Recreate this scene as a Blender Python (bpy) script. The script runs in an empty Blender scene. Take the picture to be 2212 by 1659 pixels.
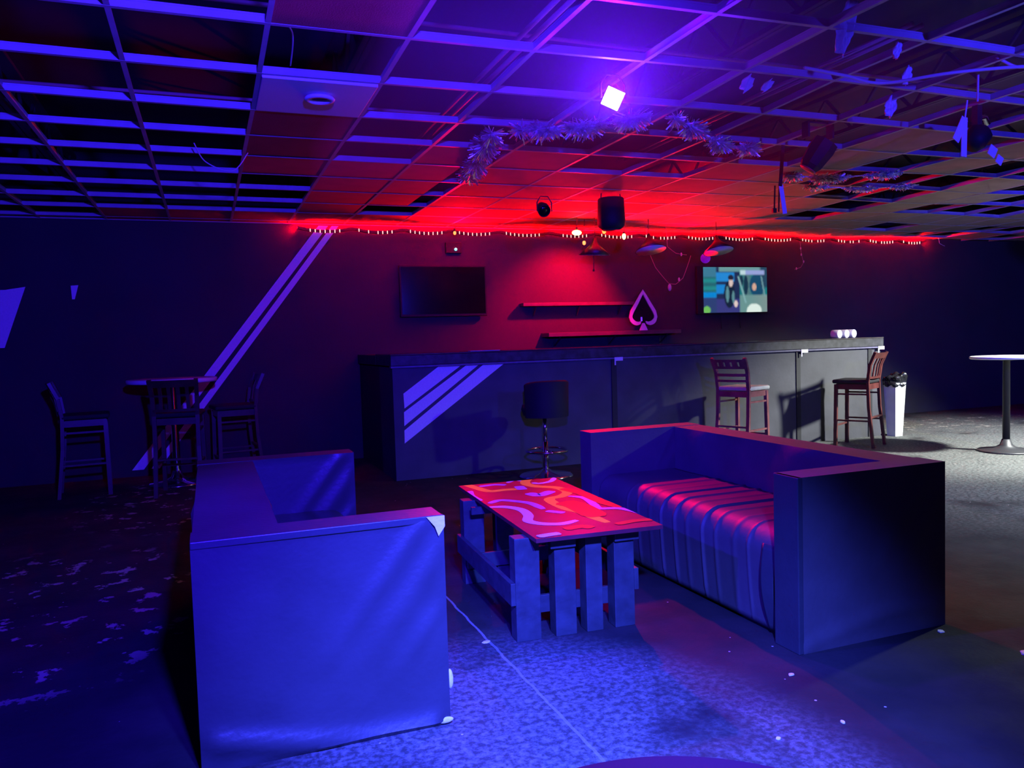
import bpy, bmesh, math, random
from mathutils import Vector, Matrix
random.seed(7)
sc = bpy.context.scene
C = bpy.data.collections.new('club'); sc.collection.children.link(C)
PI = math.pi
CH = 2.70                      # height of the suspended grid
# ------------------------------------------------------------------ camera
cam = bpy.data.cameras.new('camera'); camo = bpy.data.objects.new('camera', cam); C.objects.link(camo)
cam.sensor_width = 36.0; cam.sensor_fit = 'HORIZONTAL'; cam.lens = 1705*36/2212; cam.clip_start = .02; cam.clip_end = 60
R = Vector((0.932724925542195, -0.3592582319283191, -0.0309473110955491))
U = Vector((0.04878235427852018, 0.04068300169622926, 0.9979805485499351))
F = Vector((0.3572736978611098, 0.9323510155326279, -0.05547151207535047))
m = Matrix.Identity(4)
for k in range(3):
    m[k][0] = R[k]; m[k][1] = U[k]; m[k][2] = -F[k]
m[0][3], m[1][3], m[2][3] = 0, 0, 1.33
camo.matrix_world = m
sc.camera = camo
# ------------------------------------------------------------------ world, exposure
w = bpy.data.worlds.new('world'); sc.world = w; w.use_nodes = True
w.node_tree.nodes['Background'].inputs[0].default_value = (0.0006, 0.0, 0.0045, 1)
w.node_tree.nodes['Background'].inputs[1].default_value = 1.0
vs = sc.view_settings
vs.view_transform = 'Standard'; vs.look = 'None'; vs.gamma = 1; vs.exposure = 0; vs.use_curve_mapping = False
sc.cycles.use_denoising = True
sc.cycles.use_adaptive_sampling = True; sc.cycles.adaptive_threshold = .03
sc.cycles.max_bounces = 5; sc.cycles.diffuse_bounces = 3; sc.cycles.sample_clamp_indirect = 4

def spot(name, loc, target, power, color, size, blend, radius=.05):
    l = bpy.data.lights.new(name, 'SPOT'); l.energy = power; l.color = color
    l.spot_size = math.radians(size); l.spot_blend = blend; l.shadow_soft_size = radius
    o = bpy.data.objects.new(name, l); C.objects.link(o); o.location = loc
    o.rotation_euler = (Vector(target)-Vector(loc)).to_track_quat('-Z', 'Y').to_euler()
    return o
def point(name, loc, power, color, radius=.04):
    l = bpy.data.lights.new(name, 'POINT'); l.energy = power; l.color = color; l.shadow_soft_size = radius
    o = bpy.data.objects.new(name, l); C.objects.link(o); o.location = loc
    return o
BLUE = (.030, .010, 1.0)
FL = Vector((.30, .30, 2.16)); FT = Vector((-.2, 5.2, 1.5))       # blue flood over the camera
BL = Vector((.56, .22, 2.16)); BT = Vector((1.10, 2.05, 0.0))     # second head of the same pair, turned to the floor
RL = Vector((3.05, 6.90, 2.50)); RT = Vector((2.78, 3.85, .45))
WL2 = Vector((6.9, 3.5, 2.58)); WT2 = Vector((5.7, 3.9, 0))
WL = Vector((8.55, 4.60, 2.30)); WT = Vector((8.1, 6.0, 0))
VL = Vector((2.04, 3.72, 2.575))
LL = Vector((-2.1, 3.2, 2.5)); LT = Vector((2.0, 3.5, .3))
spot('blue_flood', FL, FT, 2200, BLUE, 96, .7, .06)
spot('blue_beam', BL, BT, 4200, (.045, .075, 1.0), 59, 1.0, .06)
spot('red_spot', RL, RT, 600, (1.0, .0, .03), 42, 1.0, .04)
spot('white_work_light', WL, WT, 1900, (.95, 1.0, .95), 98, .65, .09)
spot('white_side_lamp', WL2, WT2, 520, (.86, 1.0, 1.0), 112, 1.0, .08)
spot('blue_left_lamp', LL, LT, 1100, BLUE, 46, .9, .06)
spot('blue_ceiling_fill', (3.6, .1, 2.2), (6.9, 7.2, 2.25), 800, (.03, .02, 1), 96, .8, .06)  # added fill that turns the right side of the ceiling blue
spot('blue_wall_fill', (6.6, 2.3, 2.35), (11.8, 9.2, 1.0), 1300, (.03, .02, 1), 62, .9, .06)  # added fill that tints the far right wall navy
point('violet_lamp', VL + Vector((-.05, -.12, -.005)), 12, (.15, .0, 1.0), .03)
spot('violet_lamp_beam', VL + Vector((-.10, -.20, -.045)), (0, 0, 1.6), 220, (.10, .0, 1.0), 155, .5, .04)

# ------------------------------------------------------------------ materials
def mat(name, col, rough=.6, metal=0, spec=.5, noise=0, nscale=8, bump=0, bscale=40, emit=None, estr=0, coat=0):
    M = bpy.data.materials.new(name); M.use_nodes = True
    nt = M.node_tree; b = nt.nodes['Principled BSDF']
    b.inputs['Base Color'].default_value = (*col, 1); b.inputs['Roughness'].default_value = rough
    b.inputs['Metallic'].default_value = metal; b.inputs['Specular IOR Level'].default_value = spec
    if coat: b.inputs['Coat Weight'].default_value = coat
    tc = nt.nodes.new('ShaderNodeTexCoord')
    if noise:
        n = nt.nodes.new('ShaderNodeTexNoise'); n.inputs['Scale'].default_value = nscale; n.inputs['Detail'].default_value = 5
        nt.links.new(tc.outputs['Object'], n.inputs['Vector'])
        r = nt.nodes.new('ShaderNodeValToRGB')
        r.color_ramp.elements[0].position = .3; r.color_ramp.elements[1].position = .7
        r.color_ramp.elements[0].color = (*[c*(1-noise) for c in col], 1)
        r.color_ramp.elements[1].color = (*[min(1, c*(1+noise)) for c in col], 1)
        nt.links.new(n.outputs['Fac'], r.inputs['Fac']); nt.links.new(r.outputs['Color'], b.inputs['Base Color'])
    if bump:
        n2 = nt.nodes.new('ShaderNodeTexNoise'); n2.inputs['Scale'].default_value = bscale; n2.inputs['Detail'].default_value = 4
        nt.links.new(tc.outputs['Object'], n2.inputs['Vector'])
        bp = nt.nodes.new('ShaderNodeBump'); bp.inputs['Strength'].default_value = bump; bp.inputs['Distance'].default_value = .01
        nt.links.new(n2.outputs['Fac'], bp.inputs['Height']); nt.links.new(bp.outputs['Normal'], b.inputs['Normal'])
    if emit:
        b.inputs['Emission Color'].default_value = (*emit, 1); b.inputs['Emission Strength'].default_value = estr
    return M
m_wall = mat('black_wall_paint', (.026, .024, .028), .85, noise=.15, nscale=1.5, bump=.15, bscale=90)
m_stripe = mat('white_stripe_paint', (.80, .76, .74), .7, noise=.05, nscale=60)
m_barpanel = mat('charcoal_bar_panel', (.050, .050, .058), .6, noise=.25, nscale=3, bump=.1, bscale=30)
m_baredge = mat('worn_bar_edge', (.032, .032, .036), .5, noise=.7, nscale=14)
m_bartop = mat('glossy_bar_top', (.07, .06, .055), .18, noise=.3, nscale=9)
m_lip = mat('pale_counter_lip', (.12, .11, .18), .5, noise=.2, nscale=20)
m_post = mat('black_post', (.012, .012, .014), .6)
m_label = mat('pale_bracket', (.75, .75, .72), .5)
m_grid = mat('white_enamel_grid', (.36, .33, .36), .5, noise=.12, nscale=7)
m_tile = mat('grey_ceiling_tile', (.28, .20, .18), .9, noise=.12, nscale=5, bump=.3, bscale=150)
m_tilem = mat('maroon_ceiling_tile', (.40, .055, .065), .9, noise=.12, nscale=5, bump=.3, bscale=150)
m_tiled = mat('shade_dark_tile', (.10, .035, .03), .9, noise=.2, nscale=4, bump=.3, bscale=150)  # lack of light on the double tile put into its colour; grille reuses it
m_deck = mat('dark_roof_deck', (.022, .018, .022), .8, noise=.3, nscale=2)
m_joist = mat('dark_joist_steel', (.035, .026, .03), .6, noise=.2)
m_conduit = mat('painted_conduit', (.4, .2, .2), .5)
m_vinyl = mat('black_vinyl', (.040, .043, .050), .42, spec=.4, noise=.12, nscale=5, bump=.12, bscale=45)
m_vinyl2 = mat('dark_vinyl', (.080, .072, .078), .55, spec=.7, noise=.12, nscale=5, bump=.10, bscale=45)
m_pad = mat('white_batting', (.85, .87, .80), .9, bump=.4, bscale=60)
m_tblwood = mat('dark_painted_plank', (.036, .046, .052), .55, noise=.3, nscale=12, bump=.2, bscale=25)
m_stoolwood = mat('cherry_stained_wood', (.085, .022, .020), .38, noise=.3, nscale=10)
m_stoolwood2 = mat('worn_cherry_wood', (.26, .09, .085), .4, noise=.3, nscale=10)
m_stoolwood3 = mat('shade_darkened_wood', (.06, .022, .02), .38, noise=.3, nscale=10)  # stool wood darkened to carry the shade on the left
m_seatpad = mat('black_seat_pad', (.018, .017, .02), .7, spec=.25)
m_seatcream = mat('cream_seat_pad', (.62, .64, .50), .5, noise=.1)
m_chrome = mat('chrome', (.8, .8, .82), .12, metal=1)
m_blackp = mat('black_plastic', (.012, .012, .016), .6, spec=.25)
m_blackm = mat('black_metal', (.02, .02, .024), .45)
m_tabletop = mat('pale_laminate', (.72, .70, .70), .3)
m_bin = mat('white_bin_plastic', (.70, .78, .66), .5, noise=.06)
m_bag = mat('black_bin_bag', (.012, .012, .014), .16, bump=.8, bscale=40)
m_foil = mat('silver_tinsel', (.95, .95, .95), .42, metal=1)
m_paper = mat('white_paper', (.8, .8, .8), .7)
m_plastic = mat('clear_crumpled_plastic', (.6, .6, .65), .25, bump=.6, bscale=50)
m_cable = mat('grey_cable', (.45, .45, .48), .5)
m_bcable = mat('black_cable', (.02, .02, .022), .5)
m_shelf = mat('dark_shelf_board', (.07, .05, .05), .5, noise=.2)
m_screen = mat('dark_glass_screen', (.004, .004, .006), .12)
m_panel = mat('white_diffuser_panel', (.62, .60, .62), .6)
m_shade = mat('black_lamp_shade', (.012, .012, .016), .4)
m_shadein = mat('white_shade_inside', (.7, .66, .64), .6)
m_led = mat('lit_led', (.3, .1, .1), .5, emit=(1, .36, .26), estr=4)
m_tape = mat('red_led_tape', (.25, .02, .02), .5, emit=(1, 0, .0001), estr=3000)
m_bulbY = mat('glowing_amber_bulb', (.8, .5, .2), .4, emit=(1, .62, .12), estr=9)
m_bulbO = mat('glowing_orange_bulb', (.8, .3, .1), .4, emit=(1, .22, .04), estr=3)
m_bulbR = mat('glowing_red_bulb', (.8, .3, .2), .4, emit=(1, .55, .38), estr=5)
m_cyan = mat('cyan_indicator', (.2, .6, .7), .4, emit=(.22, .85, .95), estr=1.6)
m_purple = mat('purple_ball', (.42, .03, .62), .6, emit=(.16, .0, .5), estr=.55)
m_lens = mat('lit_violet_lens', (.8, .8, .8), .4, emit=(.85, .75, 1), estr=30)
m_pink = mat('white_sign_paint', (.95, .72, .80), .5)
m_signin = mat('black_sign_back', (.006, .006, .01), .8, spec=.1)
m_cup = mat('white_paper_roll', (.9, .86, .88), .8)
m_ball = mat('dark_round_table', (.020, .006, .02), .7, spec=.1)
m_orn = mat('pink_ornament', (.8, .45, .5), .3)

# floor: black paint worn through to concrete, peeled flakes, a joint line
def floor_material():
    M = bpy.data.materials.new('worn_painted_concrete'); M.use_nodes = True
    nt = M.node_tree; N = nt.nodes; L = nt.links; b = N['Principled BSDF']
    tc = N.new('ShaderNodeTexCoord'); sep = N.new('ShaderNodeSeparateXYZ'); L.new(tc.outputs['Object'], sep.inputs[0])
    def noise(s, d=6, ro=.55):
        n = N.new('ShaderNodeTexNoise'); n.inputs['Scale'].default_value = s; n.inputs['Detail'].default_value = d
        n.inputs['Roughness'].default_value = ro; L.new(tc.outputs['Object'], n.inputs['Vector']); return n.outputs['Fac']
    def math_(op, a, c=None, clamp=False):
        n = N.new('ShaderNodeMath'); n.operation = op; n.use_clamp = clamp
        for k, v in enumerate((a, c)):
            if v is None: continue
            if isinstance(v, (int, float)): n.inputs[k].default_value = v
            else: L.new(v, n.inputs[k])
        return n.outputs[0]
    def step(v, lo, hi):
        n = N.new('ShaderNodeMapRange'); n.inputs[1].default_value = lo; n.inputs[2].default_value = hi; L.new(v, n.inputs[0]); n.interpolation_type = 'SMOOTHSTEP'; return n.outputs[0]
    def ell(cx, cy, rx, ry):      # 1 inside an ellipse, fading out
        dx = math_('DIVIDE', math_('SUBTRACT', sep.outputs[0], cx), rx); dy = math_('DIVIDE', math_('SUBTRACT', sep.outputs[1], cy), ry)
        d = math_('ADD', math_('MULTIPLY', dx, dx), math_('MULTIPLY', dy, dy))
        return step(d, 1.0, .3)
    def mixc(f, a, c):
        n = N.new('ShaderNodeMix'); n.data_type = 'RGBA'; L.new(f, n.inputs[0])
        for k, v in ((6, a), (7, c)):
            if isinstance(v, tuple): n.inputs[k].default_value = (*v, 1)
            else: L.new(v, n.inputs[k])
        return n.outputs[2]
    base = mixc(step(noise(2.2), .35, .7), (.020, .020, .022), (.034, .032, .034))
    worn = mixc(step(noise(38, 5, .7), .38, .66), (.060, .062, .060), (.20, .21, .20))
    area = math_('ADD', ell(.95, 2.0, 1.05, 1.5), math_('MULTIPLY', ell(8.8, 5.6, 5.6, 4.2), .8), True)  # worn patch near the left sofa; wide ellipse at right is simply paler
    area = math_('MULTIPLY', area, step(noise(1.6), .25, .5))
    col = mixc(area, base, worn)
    # worn band to the right of the bar
    fl = math_('MULTIPLY', step(noise(6.5, 7, .64), .585, .61), math_('ADD', ell(-.85, 4.7, .95, 1.5), math_('ADD', ell(9.6, 7.9, 2.3, .9), ell(-.1, 7.6, 1.2, 1.6)), True))
    col = mixc(fl, col, (.34, .32, .27))
    # fine crumbs
    v = N.new('ShaderNodeTexVoronoi'); v.inputs['Scale'].default_value = 9; L.new(tc.outputs['Object'], v.inputs['Vector'])
    crumb = math_('LESS_THAN', v.outputs['Distance'], .045)
    crumb = math_('MULTIPLY', crumb, math_('GREATER_THAN', noise(1.7, 2), .52))
    col = mixc(crumb, col, (.55, .53, .50))
    # joint line
    wob = math_('MULTIPLY', math_('SUBTRACT', noise(9, 3), .5), .02)
    ln = math_('ABSOLUTE', math_('SUBTRACT', math_('ADD', sep.outputs[0], wob), 1.10))
    jl = math_('MULTIPLY', math_('MULTIPLY', math_('LESS_THAN', ln, .006), .6), math_('LESS_THAN', sep.outputs[1], 4.0))
    col = mixc(jl, col, (.30, .32, .32))
    L.new(col, b.inputs['Base Color'])
    rr = step(noise(3.0, 4), .3, .7); r2 = math_('ADD', math_('MULTIPLY', rr, .2), .70); L.new(r2, b.inputs['Roughness'])
    b.inputs['Specular IOR Level'].default_value = .12
    bp = N.new('ShaderNodeBump'); bp.inputs['Strength'].default_value = .5; bp.inputs['Distance'].default_value = .008
    hh = math_('ADD', math_('MULTIPLY', noise(30, 5, .7), .8), fl)
    L.new(hh, bp.inputs['Height']); L.new(bp.outputs['Normal'], b.inputs['Normal'])
    return M
m_floor = floor_material()

# ------------------------------------------------------------------ mesh helpers
class MB:
    def __init__(s): s.v = []; s.f = []; s.mi = []; s.sm = []
    def add(s, vs, fs, mi=0, smooth=False, M=None):
        o = len(s.v)
        for p in vs:
            p = Vector(p); s.v.append(M @ p if M else p)
        for f in fs: s.f.append([o+i for i in f]); s.mi.append(mi); s.sm.append(smooth)
    def box(s, lo, hi, mi=0, M=None, bev=0):
        lo = Vector(lo); hi = Vector(hi)
        if bev:
            bm = bmesh.new(); bmesh.ops.create_cube(bm, size=1)
            for q in bm.verts: q.co = Vector(((lo[k]+hi[k])/2 + q.co[k]*(hi[k]-lo[k]) for k in range(3)))
            bmesh.ops.bevel(bm, geom=bm.edges[:], offset=bev, segments=2, affect='EDGES', profile=.5)
            bm.verts.index_update()
            s.add([q.co.copy() for q in bm.verts], [[q.index for q in f.verts] for f in bm.faces], mi, False, M); bm.free(); return s
        x0, y0, z0 = lo; x1, y1, z1 = hi
        vs = [(x0,y0,z0),(x1,y0,z0),(x1,y1,z0),(x0,y1,z0),(x0,y0,z1),(x1,y0,z1),(x1,y1,z1),(x0,y1,z1)]
        s.add(vs, [(0,3,2,1),(4,5,6,7),(0,1,5,4),(1,2,6,5),(2,3,7,6),(3,0,4,7)], mi, False, M); return s
    def bar(s, a, b, wx, wy, mi=0, up=(0,0,1)):           # rectangular bar from a to b
        a = Vector(a); b = Vector(b); d = (b-a); L = d.length; d.normalize(); u = Vector(up)
        if abs(d.dot(u)) > .95: u = Vector((0,1,0))
        x = d.cross(u).normalized(); y = x.cross(d).normalized()
        M = Matrix.Identity(4)
        for k in range(3): M[k][0] = x[k]; M[k][1] = y[k]; M[k][2] = d[k]; M[k][3] = a[k]
        return s.box((-wx/2,-wy/2,0),(wx/2,wy/2,L), mi, M)
    def tube(s, pts, r, n=8, mi=0, cap=True, radii=None):
        pts = [Vector(p) for p in pts]; rings = []
        x = None
        for i, p in enumerate(pts):
            d = (pts[min(i+1,len(pts)-1)]-pts[max(i-1,0)])
            if d.length < 1e-9: d = Vector((0,0,1))
            d.normalize()
            if x is None:
                u = Vector((0,0,1)) if abs(d.z) < .9 else Vector((0,1,0)); x = d.cross(u).normalized()
            else:
                x = (x - d*x.dot(d)); x = x.normalized() if x.length > 1e-6 else d.orthogonal().normalized()
            y = d.cross(x).normalized(); rr = radii[i] if radii else r
            rings.append([p + x*math.cos(2*PI*k/n)*rr + y*math.sin(2*PI*k/n)*rr for k in range(n)])
        vs = [q for rg in rings for q in rg]; fs = []
        for i in range(len(pts)-1):
            for k in range(n): fs.append((i*n+k, i*n+(k+1)%n, (i+1)*n+(k+1)%n, (i+1)*n+k))
        if cap: fs.append(tuple(range(n))[::-1]); fs.append(tuple((len(pts)-1)*n+k for k in range(n)))
        s.add(vs, fs, mi, True); return s
    def lathe(s, prof, c=(0,0,0), n=32, mi=0, M=None, smooth=True):
        vs = []; fs = []
        for (r, z) in prof:
            for k in range(n): vs.append((c[0]+r*math.cos(2*PI*k/n), c[1]+r*math.sin(2*PI*k/n), c[2]+z))
        for i in range(len(prof)-1):
            for k in range(n): fs.append((i*n+k, i*n+(k+1)%n, (i+1)*n+(k+1)%n, (i+1)*n+k))
        if prof[0][0] > 1e-5: fs.append(tuple(range(n))[::-1])
        if prof[-1][0] > 1e-5: fs.append(tuple((len(prof)-1)*n+k for k in range(n)))
        s.add(vs, fs, mi, smooth, M); return s
    def sphere(s, c, r, mi=0, sc_=(1,1,1), n=14):
        pr = [(max(1e-6, math.sin(PI*i/n))*r, -math.cos(PI*i/n)*r) for i in range(n+1)]
        M = Matrix.Translation(c) @ Matrix.Diagonal((*sc_, 1))
        return s.lathe(pr, (0,0,0), 16, mi, M)
    def prism(s, poly, y0, y1, mi=0, M=None):             # poly in (x, z) extruded along y
        n = len(poly)
        vs = [(p[0], y0, p[1]) for p in poly] + [(p[0], y1, p[1]) for p in poly]
        fs = [tuple(range(n)), tuple(range(2*n-1, n-1, -1))] + [(k, n+k, n+(k+1)%n, (k+1)%n) for k in range(n)]
        s.add(vs, fs, mi, False, M); return s
    def build(s, name, mats, parent=None, fix=True):
        me = bpy.data.meshes.new(name); me.from_pydata([tuple(v) for v in s.v], [], s.f)
        for mm in (mats if isinstance(mats, (list, tuple)) else [mats]): me.materials.append(mm)
        for p, a, b in zip(me.polygons, s.mi, s.sm): p.material_index = a; p.use_smooth = b
        if fix:
            bm = bmesh.new(); bm.from_mesh(me); bmesh.ops.recalc_face_normals(bm, faces=bm.faces); bm.to_mesh(me); bm.free()
        o = bpy.data.objects.new(name, me); C.objects.link(o)
        if parent: o.parent = parent
        return o
def tag(o, label=None, cat=None, group=None, kind=None):
    if label: o['label'] = label
    if cat: o['category'] = cat
    if group: o['group'] = group
    if kind: o['kind'] = kind
    return o
def empty(name, label, cat, loc=(0,0,0), rz=0, group=None):
    o = bpy.data.objects.new(name, None); C.objects.link(o); o.location = loc; o.rotation_euler = (0,0,rz)
    o.empty_display_size = .1
    return tag(o, label, cat, group)
def copy_tree(o, parent=None):
    c = o.copy(); C.objects.link(c)
    if parent: c.parent = parent
    for ch in [q for q in bpy.data.objects if q.parent == o]: copy_tree(ch, c)
    return c
def dup(root, label, loc, rz, group=None):
    c = copy_tree(root); c.location = loc; c.rotation_euler = (0,0,rz); c['label'] = label
    if group: c['group'] = group
    return c
def rough_cloth(lo, hi, nx, ny, nz, disp, mi=0):
    """subdivided box whose surface is pushed out along its normal by disp(p, n)"""
    lo = Vector(lo); hi = Vector(hi); bm = bmesh.new(); key = {}
    def v(p):
        k = tuple(round(c, 5) for c in p)
        if k not in key: key[k] = bm.verts.new(p)
        return key[k]
    cnt = (nx, ny, nz)
    for ax in range(3):
        a, b = [k for k in range(3) if k != ax]
        for side in (0, 1):
            for i in range(cnt[a]):
                for j in range(cnt[b]):
                    q = []
                    for (di, dj) in ((0,0),(1,0),(1,1),(0,1)):
                        p = Vector((0,0,0)); p[ax] = hi[ax] if side else lo[ax]
                        p[a] = lo[a]+(hi[a]-lo[a])*(i+di)/cnt[a]; p[b] = lo[b]+(hi[b]-lo[b])*(j+dj)/cnt[b]
                        q.append(v(p))
                    try: bm.faces.new(q)
                    except ValueError: pass
    bmesh.ops.recalc_face_normals(bm, faces=bm.faces); bm.normal_update()
    mv = [(q, q.normal.copy(), q.co.copy()) for q in bm.verts]
    for q, n, p in mv: q.co = p + disp(p, n)
    mb = MB(); bm.verts.index_update()
    mb.add([q.co.copy() for q in bm.verts], [[q.index for q in f.verts] for f in bm.faces], mi, True); bm.free()
    return mb
def sharp(o, ang=35):
    me = o.data; bm = bmesh.new(); bm.from_mesh(me)
    for e in bm.edges:
        if len(e.link_faces) == 2 and e.calc_face_angle(0) > math.radians(ang): e.smooth = False
    bm.to_mesh(me); bm.free(); return o

# ------------------------------------------------------------------ the room
tag(MB().box((-3, -2.5, -.1), (13.5, 9.4, 0)).build('floor', m_floor), kind='structure')
wb = MB().box((-3, 9.25, 0), (13.5, 9.4, 3.5))
def stripe(mb, pts, y, mi=1):
    mb.add([(p[0], y, p[1]) for p in pts], [tuple(range(len(pts)))], mi)
# two painted diagonals that run from the ceiling to the floor on the left
def diag(x_top, x_bot, wd):       # parallelogram from (x_top, 2.70) to (x_bot, .07)
    return [(x_top, 2.70), (x_top+wd, 2.70), (x_bot+wd, .07), (x_bot, .07)]
stripe(wb, [(1.245, 2.70), (1.352, 2.70), (-.70, .07), (-.815, .07)], 9.2485)
stripe(wb, [(1.392, 2.70), (1.47, 2.70), (-.545, .07), (-.63, .07)], 9.2485)
# white patches far left
stripe(wb, [(-2.4, 1.98), (-1.87, 1.99), (-1.69, 2.02), (-1.905, 1.41), (-2.4, 1.40)], 9.2485)
stripe(wb, [(-1.285, 2.03), (-1.215, 2.035), (-1.255, 1.89), (-1.28, 1.89)], 9.2485)
tag(wb.build('wall_back', [m_wall, m_stripe], fix=False), kind='structure')
tag(MB().box((-3.15, -2.5, 0), (-3, 9.4, 3.5)).build('wall_left', m_wall), kind='structure')
tag(MB().box((13.5, -2.5, 0), (13.65, 9.4, 3.5)).build('wall_right', m_wall), kind='structure')
tag(MB().box((-3, -2.65, 0), (13.5, -2.5, 3.5)).build('wall_front', m_wall), kind='structure')
tag(MB().box((-3, -2.5, 3.4), (13.5, 9.4, 3.5)).build('ceiling', m_deck), kind='structure')

# suspended T-bar grid
GX = [-.916 + .61*i for i in range(-3, 24)]; GX = [x for x in GX if x < 13.4]
GY = [3.549 + .61*j for j in range(-9, 10)]; GY = [y for y in GY if y > -2.4]
def sag(x, y):
    s_ = .03*math.exp(-((x-3.2)**2/2.2+(y-3.3)**2/.7)) - .022*math.exp(-((x-.3)**2/2.5+(y-4.7)**2/.6))
    s_ += .015*max(0, min(1, (y-8)/1.2))
    if x > 5: s_ += .012*math.sin(x*2.1+y*1.3)*min(1, (x-5)/2) - .02*min(1, (x-5)/3)*math.sin(y*.9)
    return s_
def zc(x, y): return CH + sag(x, y)
g = MB()
def tbar(p, q, wf=.024, hw=.032):
    p = Vector(p); q = Vector(q); d = (q-p).normalized(); x = d.cross(Vector((0,0,1))).normalized()
    def pt(b, sx, dz): return b + x*sx + Vector((0,0,dz))
    for (a, b_, z0, z1) in ((-wf/2, wf/2, 0, .0025), (-.0012, .0012, .0025, hw), (-.004, .004, hw, hw+.008)):
        vs = [pt(p,a,z0), pt(p,b_,z0), pt(p,b_,z1), pt(p,a,z1), pt(q,a,z0), pt(q,b_,z0), pt(q,b_,z1), pt(q,a,z1)]
        g.add(vs, [(0,1,2,3),(4,7,6,5),(0,4,5,1),(1,5,6,2),(2,6,7,3),(3,7,4,0)])
YS = sorted(GY + [9.25, -2.4])
for x in GX:
    for a, b_ in zip(YS[:-1], YS[1:]): tbar((x, a, zc(x, a)), (x, b_, zc(x, b_)))
XS = sorted(GX + [-3, 13.5])
for y in GY:
    for a, b_ in zip(XS[:-1], XS[1:]): tbar((a, y, zc(a, y)-.0006), (b_, y, zc(b_, y)-.0006))
g.box((-3, 9.235, CH+.012), (13.5, 9.25, CH+.045))
tag(g.build('trim_1', m_grid, fix=False), kind='structure')

# ceiling tiles
def cell(i, j): return -.916+.61*i, 3.549+.61*j
def tile_mb(i, j, wd=.598, dx=0, tilt=0, ln=1):
    x, y = cell(i, j); x0 = x+.006+dx; x1 = x0+wd; y0 = y+.006; y1 = y+.61*ln-.006
    if y1 > 9.24: y1 = 9.24
    cx, cy = (x0+x1)/2, (y0+y1)/2
    z = min(zc(a, b) for a in (x, x+.61) for b in (y, y+.61*ln)) + .0035
    mb = MB(); mb.box((x0-cx, y0-cy, 0), (x1-cx, y1-cy, .016))
    vs = []
    for v_ in mb.v:
        zz = zc(cx+v_.x, cy+v_.y) + .0035 + tilt*v_.x
        vs.append(Vector((v_.x, v_.y, v_.z + zz - z)))
    mb.v = vs
    return mb, (cx, cy, z)
GT = 'square ceiling tiles lying in the suspended grid'
special = {
 (2,-1): ('square tile in grid above the left sofa, at top edge of photo', m_tile),
 (2, 4): ('purple lit tile just behind the dark double tile', m_tile),
 (2, 5): ('purple lit tile second row behind the dark double tile', m_tile),
}
rnd = random.Random(5); present = {}
for i in range(2, 23):
    for j in range(1, 10):
        if cell(i, j)[0] > 12.8: continue
        ok = False
        if i == 2: ok = j in (-1, 4, 8, 9)
        elif i == 3: ok = j >= 4
        elif i == 4: ok = j >= 3 and j != 7
        elif i in (5, 6, 7): ok = j >= 4 or (i == 5 and j == 3)
        elif i == 8: ok = j >= 4 or j == 3
        elif i == 9: ok = j != 0
        elif i == 10: ok = j >= 4
        elif i == 11: ok = j in (1, 2) or j >= 5
        else: ok = rnd.random() < .72
        if ok: present[(i, j)] = 1
present[(2, -1)] = 1
for j in (8, 9): present[(0, j)] = present[(1, j)] = 1
for (i, j) in present:
    wd, dx = .598, 0
    if i == 4 and j in (3, 4, 5, 6): wd = .40
    mb, c = tile_mb(i, j, wd, dx)
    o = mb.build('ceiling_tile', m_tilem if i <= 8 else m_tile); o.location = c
    if (i, j) in special: lab = special[(i, j)][0]
    elif wd < .5: lab = 'narrow cut tile beside the dark open slot and tinsel'
    elif i < 2: lab = 'dim purple tile against back wall, left of the red strip'
    elif j >= 7: lab = 'red glowing tile beside the red light strip along back wall'
    elif i >= 11: lab = 'grey tile in the sagging grid at far right'
    elif i == 9 and j <= 3: lab = 'pale grey tile in the long bright row beside hanging spotlight'
    else: lab = 'purple tile in the grid between tinsel and bar'
    tag(o, lab, 'ceiling tile', GT + {True: ''}.get(True))
    # tiles sharing a label share a group
    o['group'] = lab + ' (tiles)'
mb, c = tile_mb(2, 2, .598, 0, 0, 2)
o = mb.build('ceiling_tile', m_tiled); o.location = c
tag(o, 'shade-darkened double-length tile behind the round-hole diffuser panel', 'ceiling tile')
# lay-in panel with a round ring
x, y = cell(2, 1)
pn = empty('diffuser_panel', 'pale square panel with round fitting laid in the ceiling grid', 'ceiling panel', (x+.305, y+.305, CH-.02))
MB().box((-.292, -.292, -.006), (.292, .292, .012), bev=.004).build('panel', m_panel, pn)
MB().lathe([(.052, -.004), (.075, -.006), (.082, -.016), (.076, -.024), (.058, -.026), (.052, -.018), (.052, -.004)], (.02, -.05, -.004), 40).build('ring', m_panel, pn)
MB().lathe([(.0, -.004), (.052, -.004), (.052, -.009), (.0, -.009)], (.02, -.05, -.002), 30).build('grille', m_tiled, pn)

# open-web joists, conduits and purlins over the grid
def joist(x, label):
    t = empty('steel_joist', label, 'joist', (x, 0, 0), 0, 'open-web joists above the grid')
    MB().bar((0, -2.4, 3.33), (0, 9.2, 3.33), .09, .03).build('top_chord', m_joist, t)
    MB().bar((-.02, -2.4, 3.0), (-.02, 9.2, 3.0), .03, .03).bar((.02, -2.4, 3.0), (.02, 9.2, 3.0), .03, .03).build('bottom_chord', m_joist, t)
    wbm = MB(); y_ = -2.3; k = 0
    while y_ < 9:
        wbm.bar((0, y_, 3.0 if k % 2 else 3.32), (0, y_+.3, 3.32 if k % 2 else 3.0), .02, .02); y_ += .3; k += 1
    wbm.build('web', m_joist, t)
for k, x_ in enumerate((-1.2, .9, 3.0, 5.1, 7.2, 9.3, 11.4)):
    joist(x_, ('steel joist above the grid at far left', 'steel joist above the grid over the left sofa', 'steel joist above the grid over the right sofa', 'steel joist above the long pale tile row', 'steel joist above the grid over the bar stools', 'steel joist above the grid at far right', 'rightmost steel joist above the grid')[k])
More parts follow.
